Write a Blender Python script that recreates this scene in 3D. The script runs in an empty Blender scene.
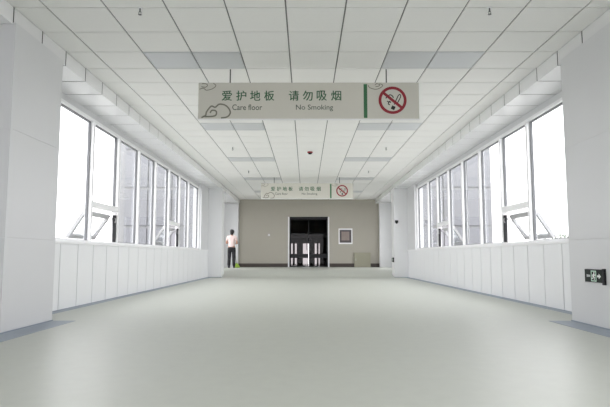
import bpy, bmesh, math, random
from mathutils import Vector, Matrix, noise
C = bpy.context.scene.collection
S = bpy.context.scene
PI = math.pi
random.seed(7)

# ------------------------------------------------------------------ camera, sky, exposure
cam_d = bpy.data.cameras.new('camera'); cam = bpy.data.objects.new('camera', cam_d); C.objects.link(cam)
cam.location = (-0.068, 0.0, 0.743)
cam.rotation_euler = (PI/2 + 0.0949, 0.0, 0.0017)
cam_d.sensor_width = 36.0; cam_d.lens = 547.4/610*36.0
cam_d.clip_start = 0.05; cam_d.clip_end = 500
S.camera = cam

w = bpy.data.worlds.new('overcast_sky'); S.world = w; w.use_nodes = True
bg = w.node_tree.nodes['Background']
bg.inputs[0].default_value = (1.0, 0.972, 1.0, 1); bg.inputs[1].default_value = 1.0
S.view_settings.view_transform = 'Standard'; S.view_settings.look = 'None'
S.view_settings.gamma = 1.0; S.view_settings.use_curve_mapping = False
S.view_settings.exposure = 2.5
try:
    S.cycles.use_denoising = True
    S.cycles.max_bounces = 14; S.cycles.diffuse_bounces = 8; S.cycles.transparent_max_bounces = 16
    S.cycles.sample_clamp_indirect = 6
except Exception: pass

def portal(loc, rot, sx, sy):
    d = bpy.data.lights.new('sky_portal', 'AREA'); d.shape = 'RECTANGLE'; d.size = sx; d.size_y = sy
    d.cycles.is_portal = True
    o = bpy.data.objects.new('sky_portal', d); C.objects.link(o); o.location = loc; o.rotation_euler = rot
    return o
portal((-3.64, 12.5, 1.91), (0, -PI/2, 0), 1.96, 9.9)
portal((3.64, 12.5, 1.91), (0, PI/2, 0), 1.96, 9.9)
portal((-3.92, 21.35, 1.75), (0, -PI/2, 0), 2.5, 2.7)
portal((3.92, 21.35, 1.75), (0, PI/2, 0), 2.5, 2.7)
portal((-3.92, -1.1, 1.93), (0, -PI/2, 0), 2.02, 3.4)
portal((3.92, 0.3, 1.93), (0, PI/2, 0), 2.02, 6.2)
portal((0, -5.32, 1.4), (-PI/2, 0, 0), 3.2, 3.0)

# ------------------------------------------------------------------ helpers
def mat(name, col, rough=0.5, metal=0.0, spec=0.5, noise_amt=0.0, noise_scale=20.0, bump=0.0, coat=0.0, emit=None):
    m = bpy.data.materials.new(name); m.use_nodes = True
    nt = m.node_tree; b = nt.nodes['Principled BSDF']
    b.inputs['Base Color'].default_value = (*col, 1); b.inputs['Roughness'].default_value = rough
    b.inputs['Metallic'].default_value = metal; b.inputs['Specular IOR Level'].default_value = spec
    b.inputs['Coat Weight'].default_value = coat
    if noise_amt or bump:
        tc = nt.nodes.new('ShaderNodeTexCoord'); nz = nt.nodes.new('ShaderNodeTexNoise')
        nz.inputs['Scale'].default_value = noise_scale; nz.inputs['Detail'].default_value = 4
        nt.links.new(tc.outputs['Object'], nz.inputs['Vector'])
        if noise_amt:
            mx = nt.nodes.new('ShaderNodeMix'); mx.data_type = 'RGBA'
            mx.inputs[6].default_value = (*[max(0, c*(1-noise_amt)) for c in col], 1)
            mx.inputs[7].default_value = (*[min(1, c*(1+noise_amt)) for c in col], 1)
            nt.links.new(nz.outputs['Fac'], mx.inputs[0]); nt.links.new(mx.outputs[2], b.inputs['Base Color'])
        if bump:
            bp = nt.nodes.new('ShaderNodeBump'); bp.inputs['Strength'].default_value = bump; bp.inputs['Distance'].default_value = 0.01
            nt.links.new(nz.outputs['Fac'], bp.inputs['Height']); nt.links.new(bp.outputs['Normal'], b.inputs['Normal'])
    return m

def glass_mat(name, tint, refl=0.06):
    m = bpy.data.materials.new(name); m.use_nodes = True; nt = m.node_tree
    for n in list(nt.nodes): nt.nodes.remove(n)
    out = nt.nodes.new('ShaderNodeOutputMaterial'); mix = nt.nodes.new('ShaderNodeMixShader')
    tr = nt.nodes.new('ShaderNodeBsdfTransparent'); gl = nt.nodes.new('ShaderNodeBsdfGlossy')
    tr.inputs[0].default_value = (*tint, 1); gl.inputs['Roughness'].default_value = 0.02
    lw = nt.nodes.new('ShaderNodeLayerWeight'); lw.inputs[0].default_value = 0.5
    pw = nt.nodes.new('ShaderNodeMath'); pw.operation = 'POWER'; pw.inputs[1].default_value = 5.0
    ma = nt.nodes.new('ShaderNodeMath'); ma.operation = 'MULTIPLY_ADD'; ma.inputs[1].default_value = .5; ma.inputs[2].default_value = refl*.5
    nt.links.new(lw.outputs['Facing'], pw.inputs[0]); nt.links.new(pw.outputs[0], ma.inputs[0])
    nt.links.new(ma.outputs[0], mix.inputs[0]); nt.links.new(tr.outputs[0], mix.inputs[1])
    nt.links.new(gl.outputs[0], mix.inputs[2]); nt.links.new(mix.outputs[0], out.inputs[0])
    return m

class MB:
    """collects shapes into one mesh"""
    def __init__(s): s.bm = bmesh.new()
    def box(s, x0, x1, y0, y1, z0, z1):
        x0, x1 = sorted((x0, x1)); y0, y1 = sorted((y0, y1)); z0, z1 = sorted((z0, z1))
        v = [s.bm.verts.new(p) for p in ((x0,y0,z0),(x1,y0,z0),(x1,y1,z0),(x0,y1,z0),(x0,y0,z1),(x1,y0,z1),(x1,y1,z1),(x0,y1,z1))]
        for f in ((0,3,2,1),(4,5,6,7),(0,1,5,4),(1,2,6,5),(2,3,7,6),(3,0,4,7)): s.bm.faces.new([v[i] for i in f])
        return s
    def quad(s, *p):
        s.bm.faces.new([s.bm.verts.new(q) for q in p]); return s
    def prism(s, pts, y0, y1):
        """outline in x,z pushed from y0 to y1"""
        a = [s.bm.verts.new((x, y0, z)) for x, z in pts]; b = [s.bm.verts.new((x, y1, z)) for x, z in pts]
        n = len(pts)
        s.bm.faces.new(a); s.bm.faces.new(b[::-1])
        for i in range(n): s.bm.faces.new((a[i], b[i], b[(i+1) % n], a[(i+1) % n]))
        return s
    def tube(s, pts, r, seg=10, closed=False):
        pts = [Vector(p) for p in pts]; rings = []; n = len(pts)
        rr = r if isinstance(r, (list, tuple)) else [r]*n
        for i, p in enumerate(pts):
            if closed: t = pts[(i+1) % n] - pts[i-1]
            else: t = pts[min(i+1, n-1)] - pts[max(i-1, 0)]
            t.normalize()
            up = Vector((0, 1, 0)) if abs(t.y) < 0.9 else Vector((1, 0, 0))
            a = t.cross(up).normalized(); b = t.cross(a)
            rings.append([s.bm.verts.new(p + rr[i]*(math.cos(k*2*PI/seg)*a + math.sin(k*2*PI/seg)*b)) for k in range(seg)])
        for i in range(n if closed else n-1):
            A, B = rings[i], rings[(i+1) % n]
            for k in range(seg): s.bm.faces.new((A[k], A[(k+1) % seg], B[(k+1) % seg], B[k]))
        if not closed:
            s.bm.faces.new(rings[0][::-1]); s.bm.faces.new(rings[-1])
        return s
    def lathe(s, prof, cx=0, cy=0, cz=0, seg=24, flip=1):
        rings = [[s.bm.verts.new((cx + r*math.cos(k*2*PI/seg), cy + r*math.sin(k*2*PI/seg), cz + flip*z)) for k in range(seg)] for r, z in prof]
        for A, B in zip(rings, rings[1:]):
            for k in range(seg): s.bm.faces.new((A[k], A[(k+1) % seg], B[(k+1) % seg], B[k]))
        s.bm.faces.new(rings[0][::-1]); s.bm.faces.new(rings[-1])
        return s
    def ball(s, c, r, sub=2):
        c = Vector(c); r = Vector(r) if not isinstance(r, (int, float)) else Vector((r, r, r))
        g = bmesh.ops.create_icosphere(s.bm, subdivisions=sub, radius=1.0)
        for v in g['verts']: v.co = c + Vector((v.co.x*r.x, v.co.y*r.y, v.co.z*r.z))
        return s
    def build(s, name, m, parent=None, smooth=False, bevel=0.0):
        bmesh.ops.recalc_face_normals(s.bm, faces=s.bm.faces)
        me = bpy.data.meshes.new(name); s.bm.to_mesh(me); s.bm.free()
        me.materials.append(m)
        if smooth:
            for p in me.polygons: p.use_smooth = True
        o = bpy.data.objects.new(name, me); C.objects.link(o)
        if parent: o.parent = parent
        if bevel:
            md = o.modifiers.new('bevel', 'BEVEL'); md.width = bevel; md.segments = 2; md.limit_method = 'ANGLE'
        return o

def tag(o, label, cat, group=None):
    o['label'] = label; o['category'] = cat
    if group: o['group'] = group
    return o
def struct(o): o['kind'] = 'structure'; return o
def empty(name, loc, rz=0.0):
    o = bpy.data.objects.new(name, None); C.objects.link(o); o.location = loc; o.rotation_euler = (0, 0, rz)
    o.empty_display_size = 0.1
    return o
def copy_tree(o, parent=None):
    c = o.copy(); C.objects.link(c)
    if parent: c.parent = parent; c.matrix_parent_inverse = o.matrix_parent_inverse.copy()
    for ch in list(o.children): copy_tree(ch, c)
    return c

# ------------------------------------------------------------------ materials
M_floor = mat('sage_grey_vinyl', (0.515, 0.533, 0.485), 0.40, spec=0.48, noise_amt=0.05, noise_scale=9, bump=0.04)
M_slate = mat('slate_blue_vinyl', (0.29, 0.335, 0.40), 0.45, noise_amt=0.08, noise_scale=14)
M_tile = mat('ceiling_tile_white', (0.885, 0.88, 0.86), 0.8, noise_amt=0.02, noise_scale=40)
M_grid = mat('ceiling_grid_grey', (0.22, 0.22, 0.215), 0.6)
M_soffit = mat('white_metal_panel', (0.82, 0.82, 0.83), 0.22, spec=0.5)
M_gap = mat('joint_shadow_grey', (0.06, 0.06, 0.06), 0.8)
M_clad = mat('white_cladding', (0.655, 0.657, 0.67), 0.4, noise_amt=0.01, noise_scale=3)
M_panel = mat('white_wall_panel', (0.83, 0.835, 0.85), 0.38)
M_white = mat('white_frame_paint', (0.86, 0.86, 0.87), 0.35)
M_sash = mat('light_grey_sash_paint', (0.38, 0.38, 0.385), 0.4)
M_alu = mat('grey_gasket', (0.16, 0.165, 0.175), 0.5)
M_dark = mat('dark_metal', (0.02, 0.02, 0.023), 0.55, spec=0.25)
M_steel = mat('brushed_steel', (0.55, 0.55, 0.56), 0.3, metal=1.0)
M_glass = glass_mat('window_glass', (0.97, 0.985, 0.985))
M_tint = glass_mat('dark_door_glass', (0.34, 0.33, 0.33), refl=0.015)
M_greige = mat('greige_wall', (0.40, 0.378, 0.325), 0.5, noise_amt=0.02, noise_scale=4)
M_skirt = mat('dark_brown_skirting', (0.055, 0.042, 0.036), 0.4)
M_black = mat('unlit_corridor_black', (0.004, 0.004, 0.004), 0.2, spec=0.25, noise_amt=0.2, noise_scale=12)  # near-black colour stands in for the corridor's dimness
M_sign = mat('sign_greige', (0.60, 0.585, 0.525), 0.5, noise_amt=0.01, noise_scale=5)
M_green = mat('sign_green', (0.035, 0.15, 0.06), 0.5)
M_motif = mat('sign_olive_grey', (0.21, 0.205, 0.165), 0.5)
M_letter = mat('sign_dark_green', (0.045, 0.13, 0.065), 0.5)
M_latin = mat('sign_grey_green', (0.10, 0.125, 0.10), 0.5)
M_red = mat('prohibition_red', (0.27, 0.012, 0.025), 0.45)
M_ink = mat('sign_black_ink', (0.012, 0.012, 0.012), 0.5)
M_diff = mat('light_diffuser_grey', (0.66, 0.675, 0.69), 0.35, noise_amt=0.01, noise_scale=10)
M_cab = mat('cabinet_khaki', (0.32, 0.31, 0.235), 0.4, noise_amt=0.02, noise_scale=6)
M_wingw = mat('pale_facade', (0.20, 0.202, 0.206), 0.6, noise_amt=0.06, noise_scale=0.8)
M_wingg = mat('facade_glazing', (0.15, 0.153, 0.165), 0.3, noise_amt=0.12, noise_scale=0.5)
M_ground = mat('outdoor_paving', (0.32, 0.32, 0.31), 0.8, noise_amt=0.1, noise_scale=1.0)

# ------------------------------------------------------------------ setting: floor
HZ = 0.24                                    # the hall beyond the bridge lies a little higher
def fz(y):
    t = min(1.0, max(0.0, (y - 18.8)/(20.3 - 18.8)))
    return HZ*t*t*(3 - 2*t)
fm = MB(); ys = [-6 + 0.1*i for i in range(int((24.4 + 6)/0.1) + 1)]
prev = None
for y in ys:
    cur = [fm.bm.verts.new((x, y, fz(y))) for x in (-3.9, 0.0, 3.9)]
    if prev:
        for k in (0, 1): fm.bm.faces.new((prev[k], prev[k+1], cur[k+1], cur[k]))
    prev = cur
struct(fm.build('floor', M_floor, smooth=True))

# ------------------------------------------------------------------ ceiling
ZC = 3.223; T = 0.6; Y0 = 5.287; XO = 0.03
ROW0, ROW1 = -17, 32
lights = [(r, c) for r in (2, 8, 14, 20, 26) for c in (-3, -2, 2, 3)]
ct = MB()
for r in range(ROW0, ROW1):
    ya, yb = Y0 + r*T, Y0 + (r+1)*T
    for c in range(-5, 6):
        if (r, c) in lights: continue
        xa, xb = max(-3.0, (c - .5)*T + XO), min(3.0, (c + .5)*T + XO)
        if xb - xa < 0.05: continue
        ct.box(xa + .008, xb - .008, ya + .007, yb - .007, ZC, ZC + .012)
ceil = struct(ct.build('ceiling', M_tile))
g = MB().box(-3.0, 3.0, Y0 + ROW0*T, Y0 + ROW1*T, ZC + .016, ZC + .05)
struct(g.build('ceiling_grid_surface', M_grid, parent=ceil))
struct(MB().box(-3.95, 3.95, -5.2, 24.6, ZC + .06, ZC + .2).build('ceiling_slab', M_clad))

# soffit with fascia at both sides: L-shaped panels, joints every 0.6 m
ZS = 3.048
for sgn, nm in ((-1, 'left'), (1, 'right')):
    p = MB()
    for r in range(ROW0, ROW1):
        ya, yb = Y0 + r*T + .012, Y0 + (r+1)*T - .012
        p.box(sgn*3.0, sgn*3.003, ya, yb, ZS, ZC + .01)
        p.box(sgn*3.003, sgn*3.80, ya, yb, ZS, ZS + .003)
    so = struct(p.build('ceiling_soffit_' + nm, M_soffit))
    b = MB().box(sgn*3.006, sgn*3.80, Y0 + ROW0*T, Y0 + ROW1*T, ZS + .006, ZC + .05)
    struct(b.build('ceiling_soffit_joint', M_gap, parent=so))

# ------------------------------------------------------------------ bridge side walls: wainscot of upright panels, window strip
XW = 3.43; ZSILL = 0.905
WY0, WY1 = 7.28, 17.55
PY0, PY1 = 5.28, 6.35                     # near pillars
QY0, QY1 = 18.85, 19.45                   # far pillars
joints = [7.515 + 0.583*i for i in range(-3, 21)]
ZH = {-1: 2.945, 1: 2.94}
for sgn, nm in ((-1, 'left'), (1, 'right')):
    wl = MB()
    edges = [PY1 - .2] + [j for j in joints if PY1 < j < QY0] + [QY0 + .1]
    for a, b in zip(edges, edges[1:]):
        wl.box(sgn*XW, sgn*(XW + .025), a + .009, b - .009, 0.008, ZSILL)
    wall = struct(wl.build('wall_' + nm, M_panel))
    core = MB().box(sgn*(XW + .022), sgn*3.70, PY1 - .3, QY0 + .2, -0.1, ZSILL - .002)
    struct(core.build('wall_joint_surface', M_gap, parent=wall))
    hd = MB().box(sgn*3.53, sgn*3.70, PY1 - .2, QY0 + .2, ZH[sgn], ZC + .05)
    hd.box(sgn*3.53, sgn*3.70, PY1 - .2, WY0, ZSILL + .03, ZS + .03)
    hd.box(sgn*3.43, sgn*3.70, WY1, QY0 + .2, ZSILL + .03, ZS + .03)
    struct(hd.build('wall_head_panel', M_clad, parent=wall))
    sl = MB().box(sgn*(XW - .028), sgn*3.62, PY1 - .1, QY0 + .05, ZSILL, ZSILL + .035)
    struct(sl.build('trim_sill_' + nm, M_white, bevel=.004))
    bb = MB().box(sgn*(XW - .012), sgn*(XW + .02), PY1, QY0, -.02, .010)
    struct(bb.build('baseboard_' + nm, M_slate))

    # near and far pillars with stacked cladding sheets
    for k, (ya, yb) in enumerate(((PY0, PY1), (QY0, QY1))):
        pl = MB(); z0 = 0.012
        for za, zb in ((z0, .918), (.9185, 1.99), (1.9905, ZS + .02)):
            pl.box(sgn*2.97, sgn*3.80, ya, yb, za, zb)
        struct(pl.build('wall_pillar_' + ('near' if k == 0 else 'far') + '_' + nm, M_clad if k == 0 else M_panel, bevel=.003))  # far pillars use the paler white, their stronger light put into the colour
        pb = MB().box(sgn*2.962, sgn*3.80, ya - .008, yb + .008, -.05, .012 if k == 0 else .015)
        struct(pb.build('baseboard_pillar_' + nm, M_slate))
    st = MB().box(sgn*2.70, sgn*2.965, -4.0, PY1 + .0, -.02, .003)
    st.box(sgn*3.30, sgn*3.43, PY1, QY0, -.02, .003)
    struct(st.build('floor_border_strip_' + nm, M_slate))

    # walls of the halls at both ends
    na, nb = (-2.8, 0.6) if sgn < 0 else (-2.8, 3.4)
    hw = MB().box(sgn*3.75, sgn*3.9, -5.2, na, -.1, ZC + .1); hw.box(sgn*3.75, sgn*3.9, nb, PY0 + .1, -.1, ZC + .1)
    hw.box(sgn*3.75, sgn*3.9, na, nb, -.1, .92); hw.box(sgn*3.75, sgn*3.9, na, nb, 2.94, ZC + .1)
    near_fill_win = struct(empty('window_%d' % (5 if sgn < 0 else 6), (sgn*3.82, 0, .92)))  # unseen window, added and sized to brighten the near hall
    q = MB(); n = 3 if sgn < 0 else 5
    q.box(-.05, .05, na, nb, 0, .05); q.box(-.05, .05, na, nb, 1.97, 2.02)
    for k in range(n + 1):
        y = na + .03 + (nb - na - .06)*k/n; q.box(-.05, .05, y - .03, y + .03, .05, 1.97)
    q.build('window_frame', M_white, parent=near_fill_win)
    MB().box(-.004, .004, na + .03, nb - .03, .03, 1.99).build('pane', M_glass, parent=near_fill_win)
    hw.box(sgn*3.75, sgn*3.9, QY1 - .1, 20.0, -.1, ZC + .1); hw.box(sgn*3.75, sgn*3.9, 22.7, 24.6, -.1, ZC + .1)
    hw.box(sgn*3.75, sgn*3.9, 20.0, 22.7, -.1, .5); hw.box(sgn*3.75, sgn*3.9, 20.0, 22.7, 3.0, ZC + .1)
    hall_fill_win = struct(empty('window_%d' % (3 if sgn < 0 else 4), (sgn*3.82, 21.35, .5)))  # window hidden by the far pillar, added to light the far hall
    q = MB()
    for a, b, c, d in ((-1.35, 1.35, 0, .05), (-1.35, 1.35, 2.45, 2.5), (-1.35, -1.30, .05, 2.45), (1.30, 1.35, .05, 2.45), (-.03, .03, .05, 2.45)): q.box(-.05, .05, a, b, c, d)
    q.build('window_frame', M_white, parent=hall_fill_win)
    MB().box(-.004, .004, -1.31, 1.31, .04, 2.46).build('pane', M_glass, parent=hall_fill_win)
    struct(hw.build('wall_hall_' + nm, M_panel))
    xa = 3.04 if sgn < 0 else 3.16
    pi_ = MB().box(sgn*xa, sgn*3.76, 23.9, 24.3, 0.1, ZS + .03)
    struct(pi_.build('wall_corner_pier_' + nm, M_panel))

# wall behind the camera with a wide unglazed opening, added to let in fill light
bw = MB().box(-3.9, 3.9, -5.3, -5.15, 2.9, ZC + .1)
bw.box(-3.9, -1.6, -5.3, -5.15, -.1, 2.9); bw.box(1.6, 3.9, -5.3, -5.15, -.1, 2.9)
struct(bw.build('wall_back', M_clad))

# far wall with the double door opening
DX0, DX1, DZ1 = -.80, .905, 2.42; YF = 24.2
fw = MB().box(-3.3, DX0, YF, YF + .2, HZ - .1, ZC + .05)
fw.box(DX1, 3.3, YF, YF + .2, HZ - .1, ZC + .05); fw.box(DX0, DX1, YF, YF + .2, DZ1, ZC + .05)
struct(fw.build('wall_far', M_greige))
sk = MB().box(-3.2, DX0 - .06, YF - .02, YF + .01, HZ - .02, HZ + .16)
sk.box(DX1 + .06, 3.3, YF - .02, YF + .01, HZ - .02, HZ + .16)
struct(sk.build('baseboard_far', M_skirt))

# ------------------------------------------------------------------ windows
mull = [8.73, 9.95, 11.18, 12.44, 13.68, 14.82, 15.97]
def window(sgn, nm):
    root = struct(empty(nm, (sgn*3.55, WY0, ZSILL + .03)))
    zt = ZH[sgn]; zb = ZSILL + .03; ox, oy, oz = sgn*3.55, WY0, ZSILL + .03
    def part(m, name, mt, parent=root, **k):
        bmesh.ops.translate(m.bm, verts=m.bm.verts, vec=(-ox, -oy, -oz)) if parent == root else None
        return m.build(name, mt, parent=parent, **k)
    X = lambda d: sgn*d
    f = MB()
    f.box(X(3.50), X(3.60), WY0, WY1, zb, zb + .045); f.box(X(3.50), X(3.60), WY0, WY1, zt - .045, zt)
    f.box(X(3.50), X(3.60), WY0, WY0 + .05, zb + .045, zt - .045); f.box(X(3.50), X(3.60), WY1 - .05, WY1, zb + .045, zt - .045)
    part(f, 'window_frame', M_white)
    for y in mull:
        part(MB().box(X(3.495), X(3.60), y - .034, y + .034, zb + .045, zt - .045), 'mullion', M_white, bevel=.004)
    es = [WY0 + .05] + mull + [WY1 - .05]
    for i in range(8):
        ya = es[i] + (.034 if i else 0); yb = es[i+1] - (.034 if i < 7 else 0)
        hop = i in (1, 5)
        za = 1.62 if hop else zb + .045
        gk = MB()
        for a, b, c, d in ((ya, ya + .016, za, zt - .045), (yb - .022, yb, za, zt - .045), (ya + .016, yb - .022, za, za + .012), (ya + .016, yb - .022, zt - .06, zt - .045)):
            gk.box(X(3.545), X(3.585), a, b, c, d)
        part(gk, 'gasket', M_alu)
        part(MB().box(X(3.562), X(3.570), ya + .012, yb - .012, za + .008, zt - .05), 'pane', M_glass)
        if hop:
            part(MB().box(X(3.495), X(3.60), ya, yb, 1.525, 1.62), 'transom', M_white, bevel=.004)
            # top-hung sash pushed out at the foot
            hinge = Vector((X(3.625), 0, 1.475)); ang = math.radians(33); L = 0.525
            sa, sb = ya + .012, yb - .012
            R = Matrix.Translation(hinge - Vector((ox, oy, oz))) @ Matrix.Rotation(-sgn*ang, 4, 'Y')
            sash = MB()
            for a, b, c, d in ((sa, sa + .075, -L, 0), (sb - .075, sb, -L, 0), (sa + .075, sb - .075, -L, -L + .075), (sa + .075, sb - .075, -.08, 0)):
                sash.box(-.028, .028, a, b, c, d)
            so = sash.build('hopper_sash', M_sash, parent=root, bevel=.003); so.matrix_basis = R
            sg = MB().box(-.004, .004, sa + .07, sb - .07, -L + .07, -.075).build('pane', M_glass, parent=so)
            # dark friction stay down the far jamb and the arm to the sash foot
            dk = MB().box(X(3.51), X(3.56), yb - .045, yb - .004, zb + .05, 1.47)
            part(dk, 'window_stay', M_dark)
            am = MB(); e = hinge + Vector((sgn*math.sin(ang)*L*.93, 0, -math.cos(ang)*L*.93))
            am.tube([(X(3.55), yb - .03, 1.42), (X(3.63), yb - .09, 1.36), (e.x, sb - .07, e.z + .02)], .007, 8)
            part(am, 'stay_arm', M_alu)
            hd = MB(); hd.tube([(X(3.53), yb - .03, 1.44), (X(3.50), yb - .05, 1.38), (X(3.50), yb - .10, 1.33)], .009, 8)
            part(hd, 'handle', M_steel)
    return root
window(-1, 'window_1'); window(1, 'window_2')

# ------------------------------------------------------------------ door at the far end
d1 = struct(empty('door_1', ((DX0 + DX1)/2, YF, HZ)))
cx = (DX0 + DX1)/2; hw_ = (DX1 - DX0)/2; hh = DZ1 - HZ
j = MB()
j.box(-hw_ - .06, -hw_, -.03, .22, 0, hh + .03); j.box(hw_, hw_ + .06, -.03, .22, 0, hh + .03)
j.build('door_jamb', M_white, parent=d1)
MB().box(-hw_, hw_, -.02, .2, hh - .02, hh + .03).build('door_head', M_dark, parent=d1)
for s in (-1, 1):
    a, b = (-hw_ + .01, -.006) if s < 0 else (.006, hw_ - .01)
    lf = MB(); zt = hh - .03
    e0, e1 = (.05, .012) if s < 0 else (.012, .05)
    lf.box(a, a + e0, .06, .10, .005, zt); lf.box(b - e1, b, .06, .10, .005, zt)
    lf.box(a + e0, b - e1, .06, .10, .005, .06); lf.box(a + e0, b - e1, .06, .10, zt - .07, zt)
    lf.box(a + e0, b - e1, .06, .10, .40, .58)
    leaf = lf.build('door_leaf', M_dark, parent=d1)
    MB().box(a + e0 - .005, b - e1 + .005, .076, .084, .57, zt - .06).build('pane', M_tint, parent=leaf)
    MB().box(a + e0 - .005, b - e1 + .005, .076, .084, .05, .41).build('kick_pane', M_tint, parent=leaf)
    hx = -.09 if s < 0 else .09
    MB().tube([(hx, .055, .75), (hx, .02, .75), (hx, .02, 1.25), (hx, .055, 1.25)], .011, 8).build('handle', M_dark, parent=leaf)

# dark corridor seen through the glass, tall slit windows at its end
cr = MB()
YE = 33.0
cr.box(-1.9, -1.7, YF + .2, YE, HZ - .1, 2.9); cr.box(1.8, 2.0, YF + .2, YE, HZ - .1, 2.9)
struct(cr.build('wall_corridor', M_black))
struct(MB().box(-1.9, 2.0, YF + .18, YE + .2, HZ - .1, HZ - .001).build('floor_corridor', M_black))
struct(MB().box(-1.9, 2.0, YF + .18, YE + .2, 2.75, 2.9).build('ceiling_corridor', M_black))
ew = MB(); k = YE/547.4
slit = [(291.8, 293.4), (295.6, 297.4), (303.6, 309.4), (315.4, 317.4), (319.2, 320.4)]
xs = [(a - 306.6)*k - .068 for s_ in slit for a in s_]
cur = -1.9
for i in range(5):
    ew.box(cur, xs[2*i], YE, YE + .15, HZ, 2.8); cur = xs[2*i+1]
    ew.box(xs[2*i], xs[2*i+1], YE, YE + .15, 1.47, 2.8)
ew.box(cur, 2.0, YE, YE + .15, HZ, 2.8)
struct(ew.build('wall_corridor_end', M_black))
bar = MB().box(-1.05, 1.15, 30.0, 30.12, 1.72, 1.86)
struct(bar.build('trim_corridor_beam', M_steel))

# ------------------------------------------------------------------ hanging signs
SW0, SW1, SZ0, SZ1 = -1.495, 1.43, 2.546, 3.032
SYC = 7.12
def sx(px): return SW0 + (px - 199.0)/220.0*(SW1 - SW0) - (SW0 + SW1)/2
def sz(py): return SZ1 - (py - 83.5)/35.7*(SZ1 - SZ0) - (SZ0 + SZ1)/2
def text_mesh(body, name, m, parent, x0, x1, z0, z1, y, bold=0.0, space=1.0, thick=0.0):
    cu = bpy.data.curves.new('txt', 'FONT'); cu.body = body; cu.size = 1.0; cu.space_character = space
    cu.extrude = 0.01; cu.offset = bold; cu.resolution_u = 4
    to = bpy.data.objects.new('txt', cu); C.objects.link(to)
    bpy.context.view_layer.update()
    me = bpy.data.meshes.new_from_object(to.evaluated_get(bpy.context.evaluated_depsgraph_get()))
    bpy.data.objects.remove(to); bpy.data.curves.remove(cu)
    xs_ = [v.co.x for v in me.vertices]; ys_ = [v.co.y for v in me.vertices]
    ax, bx, ay, by = min(xs_), max(xs_), min(ys_), max(ys_)
    for v in me.vertices:
        u = (v.co.x - ax)/(bx - ax); t = (v.co.y - ay)/(by - ay); e = v.co.z
        v.co = (x0 + u*(x1 - x0), y - (0.0015 if e > 0 else 0), z0 + t*(z1 - z0))
    if thick:                                 # a second pass of the strokes, a hair to the side
        bm = bmesh.new(); bm.from_mesh(me)
        g = bmesh.ops.duplicate(bm, geom=bm.verts[:] + bm.edges[:] + bm.faces[:])
        for v in g['geom']:
            if isinstance(v, bmesh.types.BMVert): v.co.x += thick; v.co.y -= .0002; v.co.z -= thick*.5
        bm.to_mesh(me); bm.free()
    me.materials.clear(); me.materials.append(m)
    o = bpy.data.objects.new(name, me); C.objects.link(o); o.parent = parent
    return o
def ribbon(pts, wd, name, m, parent, y, closed=False):
    """flat raised line along x,z points on the board face"""
    mb = MB(); n = len(pts); P = [Vector((p[0], p[1])) for p in pts]; L, Rr = [], []
    for i in range(n):
        t = (P[(i+1) % n] - P[i-1]) if closed else (P[min(i+1, n-1)] - P[max(i-1, 0)])
        t.normalize(); nn = Vector((-t.y, t.x))*wd/2
        L.append(P[i] + nn); Rr.append(P[i] - nn)
    for i in range(n if closed else n-1):
        q = (i+1) % n
        mb.quad((L[i].x, y, L[i].y), (Rr[i].x, y, Rr[i].y), (Rr[q].x, y, Rr[q].y), (L[q].x, y, L[q].y))
    return mb.build(name, m, parent=parent)
def smooth_path(p, n=6):
    out = []
    for i in range(len(p) - 1):
        a, b, c, d = p[max(i-1, 0)], p[i], p[i+1], p[min(i+2, len(p)-1)]
        for k in range(n):
            t = k/n
            out.append(tuple(.5*((2*b[q]) + (c[q]-a[q])*t + (2*a[q]-5*b[q]+4*c[q]-d[q])*t*t + (3*b[q]-a[q]-3*c[q]+d[q])*t**3) for q in (0, 1)))
    out.append(p[-1]); return out
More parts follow.
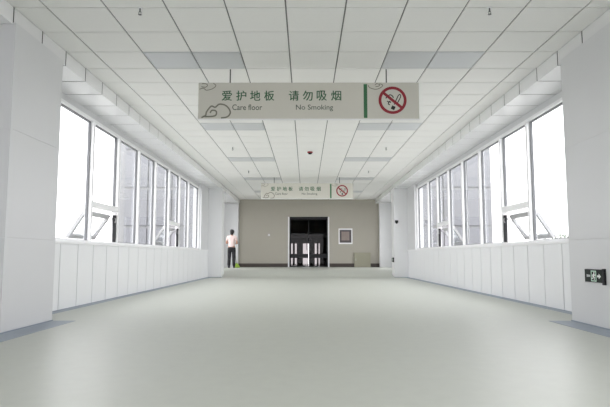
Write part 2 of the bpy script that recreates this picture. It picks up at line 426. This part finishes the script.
def make_sign():
    root = empty('overhead_sign', ((SW0 + SW1)/2, SYC, (SZ0 + SZ1)/2))
    hwx, hz = (SW1 - SW0)/2, (SZ1 - SZ0)/2
    MB().box(-hwx, hwx, -.025, .025, -hz, hz).build('board', M_sign, parent=root, bevel=.003)
    ed = MB().box(-hwx - .004, hwx + .004, -.022, .022, -hz - .012, -hz + .002)
    ed.build('bottom_rail', M_white, parent=root)
    for x in (sx(230.3), sx(387)):
        MB().tube([(x, 0, hz - .01), (x, 0, ZC - root.location.z + .01)], .007, 8).build('hanger_rod', M_dark, parent=root)
    F = -.0262
    chars = [('爱', 222.3), ('护', 236.7), ('地', 250.6), ('板', 264.6), ('请', 289.2), ('勿', 303.0), ('吸', 317.0), ('烟', 331.4)]
    for ch, x in chars:
        o = text_mesh(ch, 'character', M_letter, root, sx(x), sx(x + 9.9), sz(101.3), sz(91.4), F, thick=.0045)
    text_mesh('Care floor', 'latin_lettering', M_latin, root, sx(233), sx(262.8), sz(110.8), sz(105.2), F, bold=.006)
    text_mesh('No Smoking', 'latin_lettering', M_latin, root, sx(296.4), sx(333.4), sz(112.0), sz(105.4), F, bold=.006)
    MB().box(sx(363.9), sx(367.5), F - .001, F + .002, sz(118.6), sz(85.0)).build('green_stripe', M_green, parent=root)
    # cloud scroll outlines
    def cloud(pp, name='cloud_motif', wd=.016):
        q = [(sx(a), sz(b)) for a, b in pp]
        return smooth_path(q), wd
    big = [(202.5, 118.2), (206.5, 116), (207.5, 112.5), (212, 107), (216, 108), (220, 105), (226, 106), (230, 110), (231, 114), (228, 117.5), (222, 118.6)]
    curl = [(204, 117), (211, 117.2), (216.5, 116), (217, 112), (213, 111), (211, 113.5)]
    cl = [(200.2, 90), (204, 89), (207, 91), (213, 89.5), (216.3, 86.5), (214, 84.2)]
    cl2 = [(202, 87.5), (206, 88), (208, 86), (206, 84.6), (202.5, 84.5)]
    cr_ = [(368.5, 86), (370, 88.5), (376, 90.2), (381, 88.5), (383, 86), (380, 84.6)]
    cr2 = [(376, 87.5), (379, 87), (380, 85.5), (377, 84.6), (375.5, 85.8)]
    for paths in ((big, curl), (cl, cl2), (cr_, cr2)):
        mb = MB()
        for p in paths:
            pts = smooth_path([(sx(a), sz(b)) for a, b in p]); wd = .020 if p in (big, curl) else .010
            for i in range(len(pts) - 1):
                a, b = Vector(pts[i]), Vector(pts[i+1]); t = (b - a)
                if t.length < 1e-6: continue
                t.normalize(); nn = Vector((-t.y, t.x))*wd/2; a = a - t*.002; b = b + t*.002
                mb.quad((a.x+nn.x, F - .0008, a.y+nn.y), (a.x-nn.x, F - .0008, a.y-nn.y), (b.x-nn.x, F - .0008, b.y-nn.y), (b.x+nn.x, F - .0008, b.y+nn.y))
        mb.build('cloud_motif', M_motif, parent=root)
    # prohibition roundel
    ccx, ccz = sx(392.7), sz(101.1); R0 = .186; R1 = .148
    mb = MB(); n = 48
    for i in range(n):
        a, b = 2*PI*i/n, 2*PI*(i+1)/n
        mb.quad(*[(ccx + r*math.cos(t), F - .0016, ccz + r*math.sin(t)) for r, t in ((R0, a), (R1, a), (R1, b), (R0, b))])
    q = math.radians(-40); dx, dz = math.cos(q), math.sin(q); px_, pz_ = -dz*.019, dx*.019
    mb.quad(*[(ccx + s*dx*.16 + t*px_, F - .0016, ccz + s*dz*.16 + t*pz_) for s, t in ((-1, 1), (-1, -1), (1, -1), (1, 1))])
    mb.build('prohibition_roundel', M_red, parent=root)
    # cigarette outline, burning end and smoke
    mb = MB()
    def line(pp, wd):
        pts = [Vector((sx(345 + a/7.625), sz(75 + b/7.625))) for a, b in pp]
        for a, b in zip(pts, pts[1:]):
            t = (b - a).normalized(); nn = Vector((-t.y, t.x))*wd/2
            mb.quad((a.x+nn.x, F - .0008, a.y+nn.y), (a.x-nn.x, F - .0008, a.y-nn.y), (b.x-nn.x, F - .0008, b.y-nn.y), (b.x+nn.x, F - .0008, b.y+nn.y))
    line(smooth_path([(375, 232), (395, 190), (410, 160), (420, 155), (426, 165), (420, 185), (400, 220)], 4), .012)
    mb.build('cigarette_outline', M_ink, parent=root); mb = MB()
    line([(355, 250), (380, 262)], .05)
    mb.build('cigarette_end', M_ink, parent=root); mb = MB()
    line(smooth_path([(312, 185), (325, 170), (345, 158), (362, 165), (370, 180)], 4), .014)
    mb.build('smoke_curl', M_ink, parent=root); mb = MB()
    line(smooth_path([(322, 205), (335, 215), (330, 225), (342, 235)], 4), .014)
    mb.build('smoke_curl', M_ink, parent=root); mb = MB()
    line([(338, 205), (350, 217)], .018)
    mb.build('smoke_curl', M_ink, parent=root)
    return root
sg1 = tag(make_sign(), 'nearer greige sign hanging from the ceiling, reading Care floor, No Smoking', 'sign', 'ceiling signs over the corridor')
sg2 = copy_tree(sg1); sg2.location.y = 17.3
tag(sg2, 'farther, smaller-looking greige hanging sign, in front of the end wall', 'sign', 'ceiling signs over the corridor')

# ------------------------------------------------------------------ ceiling fittings
def make_panel():
    root = empty('ceiling_light', (0, 0, ZC))
    fr = MB(); h = .292
    for a, b, c, d in ((-h, h, -h, -h + .014), (-h, h, h - .014, h), (-h, -h + .014, -h + .014, h - .014), (h - .014, h, -h + .014, h - .014)):
        fr.box(a, b, c, d, -.004, .015)
    fr.build('light_frame', M_diff, parent=root)
    MB().box(-h + .014, h - .014, -h + .014, h - .014, 0.0, .012).build('diffuser', M_diff, parent=root)
    return root
proto = None
rown = {2: 'nearest row, above the front sign', 8: 'second row, just past the front sign', 14: 'third row from the camera', 20: 'fourth row, near the second sign', 26: 'last row by the end wall'}
coln = {-3: 'outer left', -2: 'inner left', 2: 'inner right', 3: 'outer right'}
for (r, c) in lights:
    o = make_panel() if proto is None else copy_tree(proto)
    proto = proto or o
    o.location = (c*T + XO, Y0 + (r + .5)*T, ZC)
    tag(o, 'unlit grey square light panel, %s of the %s' % (coln[c], rown[r]), 'light', 'unlit ceiling light panels')

def make_sprinkler():
    root = empty('sprinkler', (0, 0, ZC))
    MB().lathe([(.035, 0.0), (.035, .004), (.02, .010), (.016, .010)], flip=-1).build('escutcheon', M_white, parent=root, smooth=True)
    st = MB().lathe([(.010, 0), (.010, .045), (.014, .05), (.014, .06), (.008, .062)], flip=-1)
    st.build('stem', M_alu, parent=root)
    df = MB().tube([(-.015, 0, -.06), (-.018, 0, -.075), (0, 0, -.092), (.018, 0, -.075), (.015, 0, -.06)], .004, 6)
    df.build('yoke', M_alu, parent=root)
    MB().lathe([(.008, .090), (.024, .092), (.024, .096), (.008, .097)], flip=-1).build('deflector', M_alu, parent=root)
    return root
sp = None
for x, y, lb in ((-1.735, 5.29, 'small sprinkler in the nearest ceiling rows, on the left'), (1.775, 5.29, 'small sprinkler in the nearest ceiling rows, on the right'),
                 (-1.75, 12.38, 'small sprinkler past the front sign, left, second from the camera'), (1.77, 12.38, 'small sprinkler past the front sign, right, second from the camera'),
                 (-1.745, 15.87, 'small sprinkler on the left, between the third and fourth rows of light panels'), (1.765, 15.88, 'small sprinkler on the right, between the third and fourth rows of light panels')):
    o = make_sprinkler() if sp is None else copy_tree(sp)
    sp = sp or o; o.location = (x, y, ZC); o.scale = (.75, .75, .75); tag(o, lb, 'sprinkler', 'ceiling sprinklers')
sd = empty('smoke_detector', (.03, 12.95, ZC))
MB().lathe([(.065, 0), (.065, .02), (.055, .03), (.05, .03)], flip=-1).build('base', M_red, parent=sd, smooth=True)
MB().lathe([(.048, .03), (.045, .05), (.025, .062), (.005, .064)], flip=-1).build('sensor_cap', M_dark, parent=sd, smooth=True)
tag(sd, 'small dark red round detector on the middle of the ceiling', 'smoke detector')

# ------------------------------------------------------------------ exit signs on the right pillars
M_sgreen = mat('exit_sign_pale_green', (0.55, 0.78, 0.62), 0.4)
M_swhite = mat('exit_sign_white', (0.85, 0.88, 0.86), 0.4)
M_spale = mat('exit_sign_grey_mark', (0.42, 0.44, 0.43), 0.4)
M_sback = mat('exit_sign_dark_face', (0.012, 0.02, 0.016), 0.55, spec=0.2)
def make_exit():
    root = empty('exit_sign', (0, 0, 0))            # local: x runs along the wall (to the viewer's right), -y out of the wall, z up
    MB().box(-.19, .19, -.022, 0, -.07, .07).build('housing', M_dark, parent=root, bevel=.003)
    MB().box(-.178, .165, -.0245, -.02, -.058, .06).build('face', M_sback, parent=root)
    MB().box(-.19, .17, -.026, -.004, -.078, -.066).build('bottom_rail', M_steel, parent=root)
    MB().box(.172, .196, -.03, 0, -.085, .078).build('end_cap', M_dark, parent=root)
    y = -.0262
    fr = MB()
    for a, b, c, d in ((-.052, .052, .046, .056), (-.052, .052, -.056, -.046), (-.052, -.040, -.046, .046), (.040, .052, -.046, .046)): fr.box(a, b, y, y + .003, c, d)
    fr.build('doorway_pictogram', M_sgreen, parent=root)
    rm = MB()
    rm.lathe([(.001, -.001), (.011, 0), (.001, .001)], seg=12)
    bmesh.ops.rotate(rm.bm, verts=rm.bm.verts, cent=(0, 0, 0), matrix=Matrix.Rotation(PI/2, 3, 'X'))
    bmesh.ops.translate(rm.bm, verts=rm.bm.verts, vec=(.012, y, .034))
    for pp, wd in (([(.006, .022), (-.004, -.004)], .020), ([(-.004, -.004), (.016, -.014), (.010, -.038)], .011), ([(-.004, -.004), (-.014, -.022), (-.034, -.026)], .011), ([(.006, .018), (.024, .006), (.034, .014)], .008), ([(.004, .018), (-.018, .012), (-.024, -.004)], .008)):
        for a, b in zip(pp, pp[1:]):
            a, b = Vector(a), Vector(b); t = (b - a).normalized(); n = Vector((-t.y, t.x))*wd/2; a -= t*.003; b += t*.003
            rm.prism([(a.x+n.x, a.y+n.y), (a.x-n.x, a.y-n.y), (b.x-n.x, b.y-n.y), (b.x+n.x, b.y+n.y)], y, y + .003)
    rm.build('running_figure_pictogram', M_swhite, parent=root)
    MB().prism([(.072, .010), (.072, -.010), (.102, -.010), (.102, -.028), (.142, 0), (.102, .028), (.102, .010)], y, y + .003).build('arrow', M_swhite, parent=root)
    MB().prism([(-.140, .014), (-.140, -.014), (-.070, -.010), (-.070, .010)], y, y + .003).build('arrow_tail', M_spale, parent=root)
    return root
ex = make_exit(); ex.location = (2.97, 5.785, .530); ex.rotation_euler = (0, 0, -PI/2)
tag(ex, 'black exit sign with running figure and arrow on the near right pillar', 'exit sign', 'exit signs on the pillars')
ex2 = copy_tree(ex); ex2.location = (2.97, 19.15, .60)
tag(ex2, 'tiny dark exit sign low on the far right pillar', 'exit sign', 'exit signs on the pillars')

# small dark fitting high on the far right pillar
cm = empty('wall_fitting', (3.05, QY0, 1.90))
MB().box(-.05, .05, -.10, 0, -.03, .05).build('housing', M_dark, parent=cm, bevel=.006)
MB().lathe([(.035, 0), (.03, .025), (.012, .04)], cy=-.06, cz=-.03, flip=-1).build('dome', M_dark, parent=cm, smooth=True)
tag(cm, 'small dark fitting high on the front of the far right pillar', 'fitting')

# ------------------------------------------------------------------ far wall things
fx0, fx1, fz0, fz1 = 1.37, 1.985, 1.25, 1.935
nf = empty('notice_frame', ((fx0 + fx1)/2, YF, (fz0 + fz1)/2)); a, b = (fx1 - fx0)/2, (fz1 - fz0)/2
fr = MB()
for p in ((-a, a, b - .06, b), (-a, a, -b, -b + .06), (-a, -a + .05, -b + .06, b - .06), (a - .05, a, -b + .06, b - .06)): fr.box(p[0], p[1], -.035, 0, p[2], p[3])
fr.build('frame', M_white, parent=nf)
M_print = mat('print_plum_grey', (0.085, 0.075, 0.08), 0.35, noise_amt=0.25, noise_scale=5)
M_print2 = mat('print_rose_grey', (0.27, 0.215, 0.20), 0.35, noise_amt=0.25, noise_scale=6)
MB().box(-a + .05, a - .05, -.02, -.002, -b + .06, b - .06).build('print', M_print, parent=nf)
MB().box(-a + .13, a - .14, -.023, -.019, -b + .16, b - .14).build('print_picture', M_print2, parent=nf)
tag(nf, 'white framed dark picture on the greige end wall, right of the glass door', 'picture')

cb = empty('fire_hose_cabinet', ((2.05 + 2.765)/2, YF, HZ)); a = .357
MB().box(-a, a, -.10, 0, 0.0, .635).build('body', M_cab, parent=cb, bevel=.004)
dr = MB().box(-a + .03, a - .03, -.112, -.098, .05, .605).build('door', M_cab, parent=cb, bevel=.004)
MB().box(-a + .06, -a + .075, -.128, -.11, .28, .38).build('handle', M_steel, parent=dr)
tag(cb, 'low square khaki cabinet against the end wall, below the picture', 'cabinet')

sw = empty('wall_switch', (-1.70, YF, 1.65))
MB().box(-.043, .043, -.012, 0, -.043, .043).build('plate', M_white, parent=sw, bevel=.004)
MB().box(-.02, .02, -.018, -.010, -.028, .028).build('rocker', M_white, parent=sw, bevel=.003)
tag(sw, 'small white switch plate on the greige wall left of the glass door', 'switch')

# ------------------------------------------------------------------ person
M_skin = mat('skin', (0.42, 0.24, 0.17), 0.55)
M_hair = mat('black_hair', (0.012, 0.010, 0.010), 0.5, noise_amt=0.3, noise_scale=60)
M_pink = mat('pale_pink_cotton', (0.70, 0.56, 0.535), 0.8, noise_amt=0.05, noise_scale=25)
M_trous = mat('black_trouser_cloth', (0.007, 0.007, 0.009), 0.8, noise_amt=0.2, noise_scale=30)
M_shoe = mat('dark_navy_shoe', (0.012, 0.013, 0.03), 0.6)
def skin_mesh(name, verts, edges, radii, m, parent=None, root=0, sub=2):
    me = bpy.data.meshes.new(name); me.from_pydata(verts, edges, []); me.materials.append(m)
    o = bpy.data.objects.new(name, me); C.objects.link(o)
    if parent: o.parent = parent
    md = o.modifiers.new('skin', 'SKIN'); md.use_smooth_shade = True
    for i, sv in enumerate(me.skin_vertices[0].data):
        r = radii[i]; sv.radius = r if isinstance(r, tuple) else (r, r); sv.use_root = (i == root)
    o.modifiers.new('sub', 'SUBSURF').levels = sub; o.modifiers['sub'].render_levels = sub
    return o
# figure faces +y (away from the camera), height about 1.55 m
V = [(0,0,.82),(0,0,.95),(0,.01,1.10),(0,.02,1.24),(0,.03,1.31),(0,.05,1.37),(0,.065,1.43),(0,.06,1.50)]
E_ = [(0,1),(1,2),(2,3),(3,4),(4,5),(5,6),(6,7)]
Rd = [(.135,.105),(.120,.095),(.125,.09),(.115,.08),(.05,.05),(.045,.045),(.075,.085),(.055,.07)]
for s in (-1, 1):
    i = len(V)
    V += [(s*.085,0,.74),(s*.095,.01,.44),(s*.105,-.01,.09),(s*.108,.0,.045),(s*.118,.13,.03)]
    Rd += [.085,.058,.042,.04,.032]
    E_ += [(0,i),(i,i+1),(i+1,i+2),(i+2,i+3),(i+3,i+4)]
    i = len(V)
    el = (s*.225,.0,1.0); hand = (s*.13,.25,1.0 if s > 0 else 1.06)
    V += [(s*.155,.02,1.265), el, (s*.15,.20,hand[2]-.01), hand]
    Rd += [.052,.040,.027,(.030,.022)]
    E_ += [(3,i),(i,i+1),(i+1,i+2),(i+2,i+3)]
    for f in range(4):
        k = len(V); dz = .03 - f*.02
        V += [(hand[0]-s*.015, hand[1]+.045, hand[2]+dz), (hand[0]-s*.045, hand[1]+.05-.004*f, hand[2]+dz*.9)]
        Rd += [.009,.008]; E_ += [(i+3,k),(k,k+1)]
    k = len(V); V += [(hand[0]-s*.035, hand[1]-.0, hand[2]+.03), (hand[0]-s*.05, hand[1]+.025, hand[2]+.035)]
    Rd += [.010,.009]; E_ += [(i+3,k),(k,k+1)]
pr = skin_mesh('person', V, E_, Rd, M_skin)
sv = [(0,0,.80),(0,0,.95),(0,.01,1.10),(0,.02,1.24),(0,.03,1.305)]
sr = [(.152,.118),(.136,.108),(.142,.105),(.132,.094),(.06,.058)]; se = [(0,1),(1,2),(2,3),(3,4)]
for s in (-1, 1):
    i = len(sv); sv += [(s*.155,.02,1.265),(s*.205,.008,1.09)]; sr += [.068,.060]; se += [(3,i),(i,i+1)]
skin_mesh('shirt', sv, se, sr, M_pink, pr)
tv = [(0,0,.90),(0,0,.82)]; tr_ = [(.142,.112),(.152,.120)]; te = [(0,1)]
for s in (-1, 1):
    i = len(tv); tv += [(s*.085,0,.74),(s*.095,.01,.44),(s*.105,-.01,.055)]; tr_ += [.098,.076,.066]; te += [(1,i),(i,i+1),(i+1,i+2)]
skin_mesh('trousers', tv, te, tr_, M_trous, pr)
hr = MB().ball((0, .045, 1.475), (.092, .098, .098), 3); hr.ball((0, -.05, 1.515), (.06, .055, .06), 2); hr.ball((0, .0, 1.41), (.075, .06, .06), 2)
hr.build('hair', M_hair, parent=pr, smooth=True)
for s in (-1, 1):
    sh = MB().ball((s*.108, .0, .048), (.046, .075, .046), 2); sh.ball((s*.118, .10, .036), (.045, .09, .034), 2)
    sh.build('shoe', M_shoe, parent=pr, smooth=True)
for s in (-1, 1):
    MB().ball((s*.035, .143, 1.445), (.012, .006, .007), 1).build('eye', M_hair, parent=pr)
    MB().ball((s*.078, .065, 1.43), (.010, .022, .032), 1).build('ear', M_skin, parent=pr)
MB().ball((0, .155, 1.415), (.011, .016, .022), 1).build('nose', M_skin, parent=pr)
MB().ball((0, .145, 1.378), (.024, .008, .007), 1).build('mouth', M_pink, parent=pr)
pr.location = (-3.10, 22.4, HZ); pr.rotation_euler = (0, 0, -.10)
tag(pr, 'person seen from behind in pink top and black trousers by the left wall', 'person')

M_lime = mat('lime_green_fibre', (0.36, 0.54, 0.09), 0.9, noise_amt=0.25, noise_scale=30)
mp = empty('mop', (-2.90, 22.50, HZ))
hd = MB(); rnd = random.Random(3)
for k in range(46):
    a = rnd.uniform(0, 2*PI); r = rnd.uniform(.05, .13)
    hd.tube([(0, 0, .20), (.45*r*math.cos(a), .45*r*math.sin(a), .15), (r*math.cos(a), r*math.sin(a), .05), (1.1*r*math.cos(a), 1.1*r*math.sin(a), .012)], [.014, .017, .016, .010], 6)
hd.build('mop_head', M_lime, parent=mp, smooth=True)
MB().tube([(0, 0, .17), (-.145, .155, .98), (-.20, .20, 1.25)], .011, 8).build('handle', M_steel, parent=mp)
tag(mp, 'mop with a lime green head standing by the feet of the person', 'mop')

# ------------------------------------------------------------------ outdoors
GZ = -4.0
struct(MB().box(-120, 120, -60, 160, GZ - .3, GZ).build('ground', M_ground))
bd = empty('exterior_building', (0, 24.7, GZ))
for sgn in (-1, 1):
    MB().box(sgn*3.95, sgn*(8.55 if sgn < 0 else 8.35), 0, 22, 0, 26).build('wing_wall', M_wingw, parent=bd)
    for i in range(13):
        z = 2.6 + i*1.75
        g_ = MB()
        for k in range(4):
            g_.box(sgn*(4.0 + k*1.085), sgn*(4.0 + k*1.085 + 1.03), -.06, .02, z, z + 1.62)
        g_.build('window_band', M_wingg, parent=bd)
MB().box(-3.95, 3.95, 0.2, 22, 7.6, 26).build('upper_wall', M_wingw, parent=bd)
tag(bd, 'pale building with grey glazing seen through the side windows, behind the end wall', 'building')

M_leaf = mat('hazy_leaves', (0.13, 0.15, 0.12), 0.8, noise_amt=0.3, noise_scale=2)
M_bark = mat('grey_bark', (0.12, 0.10, 0.085), 0.9, noise_amt=0.3, noise_scale=8)
def tree(x, y, ztop, r, seed, label):
    rn = random.Random(seed); root = empty('tree', (x, y, GZ)); h = ztop - GZ
    tk = MB().tube([(0, 0, -.1), (.05, 0, h*.4), (-.05, .05, h*.75)], [.22, .16, .08], 8)
    for k in range(5):
        a = k*1.26; tk.tube([(0, 0, h*.5), (r*.6*math.cos(a), r*.6*math.sin(a), h*.75)], [.08, .03], 6)
    tk.build('trunk', M_bark, parent=root)
    cr = MB()
    for k in range(1500):
        v = Vector((rn.gauss(0, 1), rn.gauss(0, 1), rn.gauss(0, 1))).normalized()*rn.uniform(.55, 1)
        n_ = 1 + .35*noise.noise(v*2.3 + Vector((seed, 0, 0)))
        p = Vector((v.x*r*n_, v.y*r*n_, h*.70 + v.z*h*.28*n_)); s = rn.uniform(.10, .2)
        a = Vector((rn.gauss(0, 1), rn.gauss(0, 1), rn.gauss(0, 1))).normalized()*s; b = a.orthogonal().normalized()*s*.6
        cr.quad(p - a, p + b, p + a, p - b)
    cr.build('crown', M_leaf, parent=root)
    return tag(root, label, 'tree', 'trees outside the right windows')
tree(25.6, 58.5, 2.6, 1.2, 1, 'low pale tree outside, seen at the foot of the nearest right window, left one')
tree(28.9, 61.5, 3.6, 1.6, 2, 'taller pale tree outside, seen low in the nearest right window, beside the pillar')
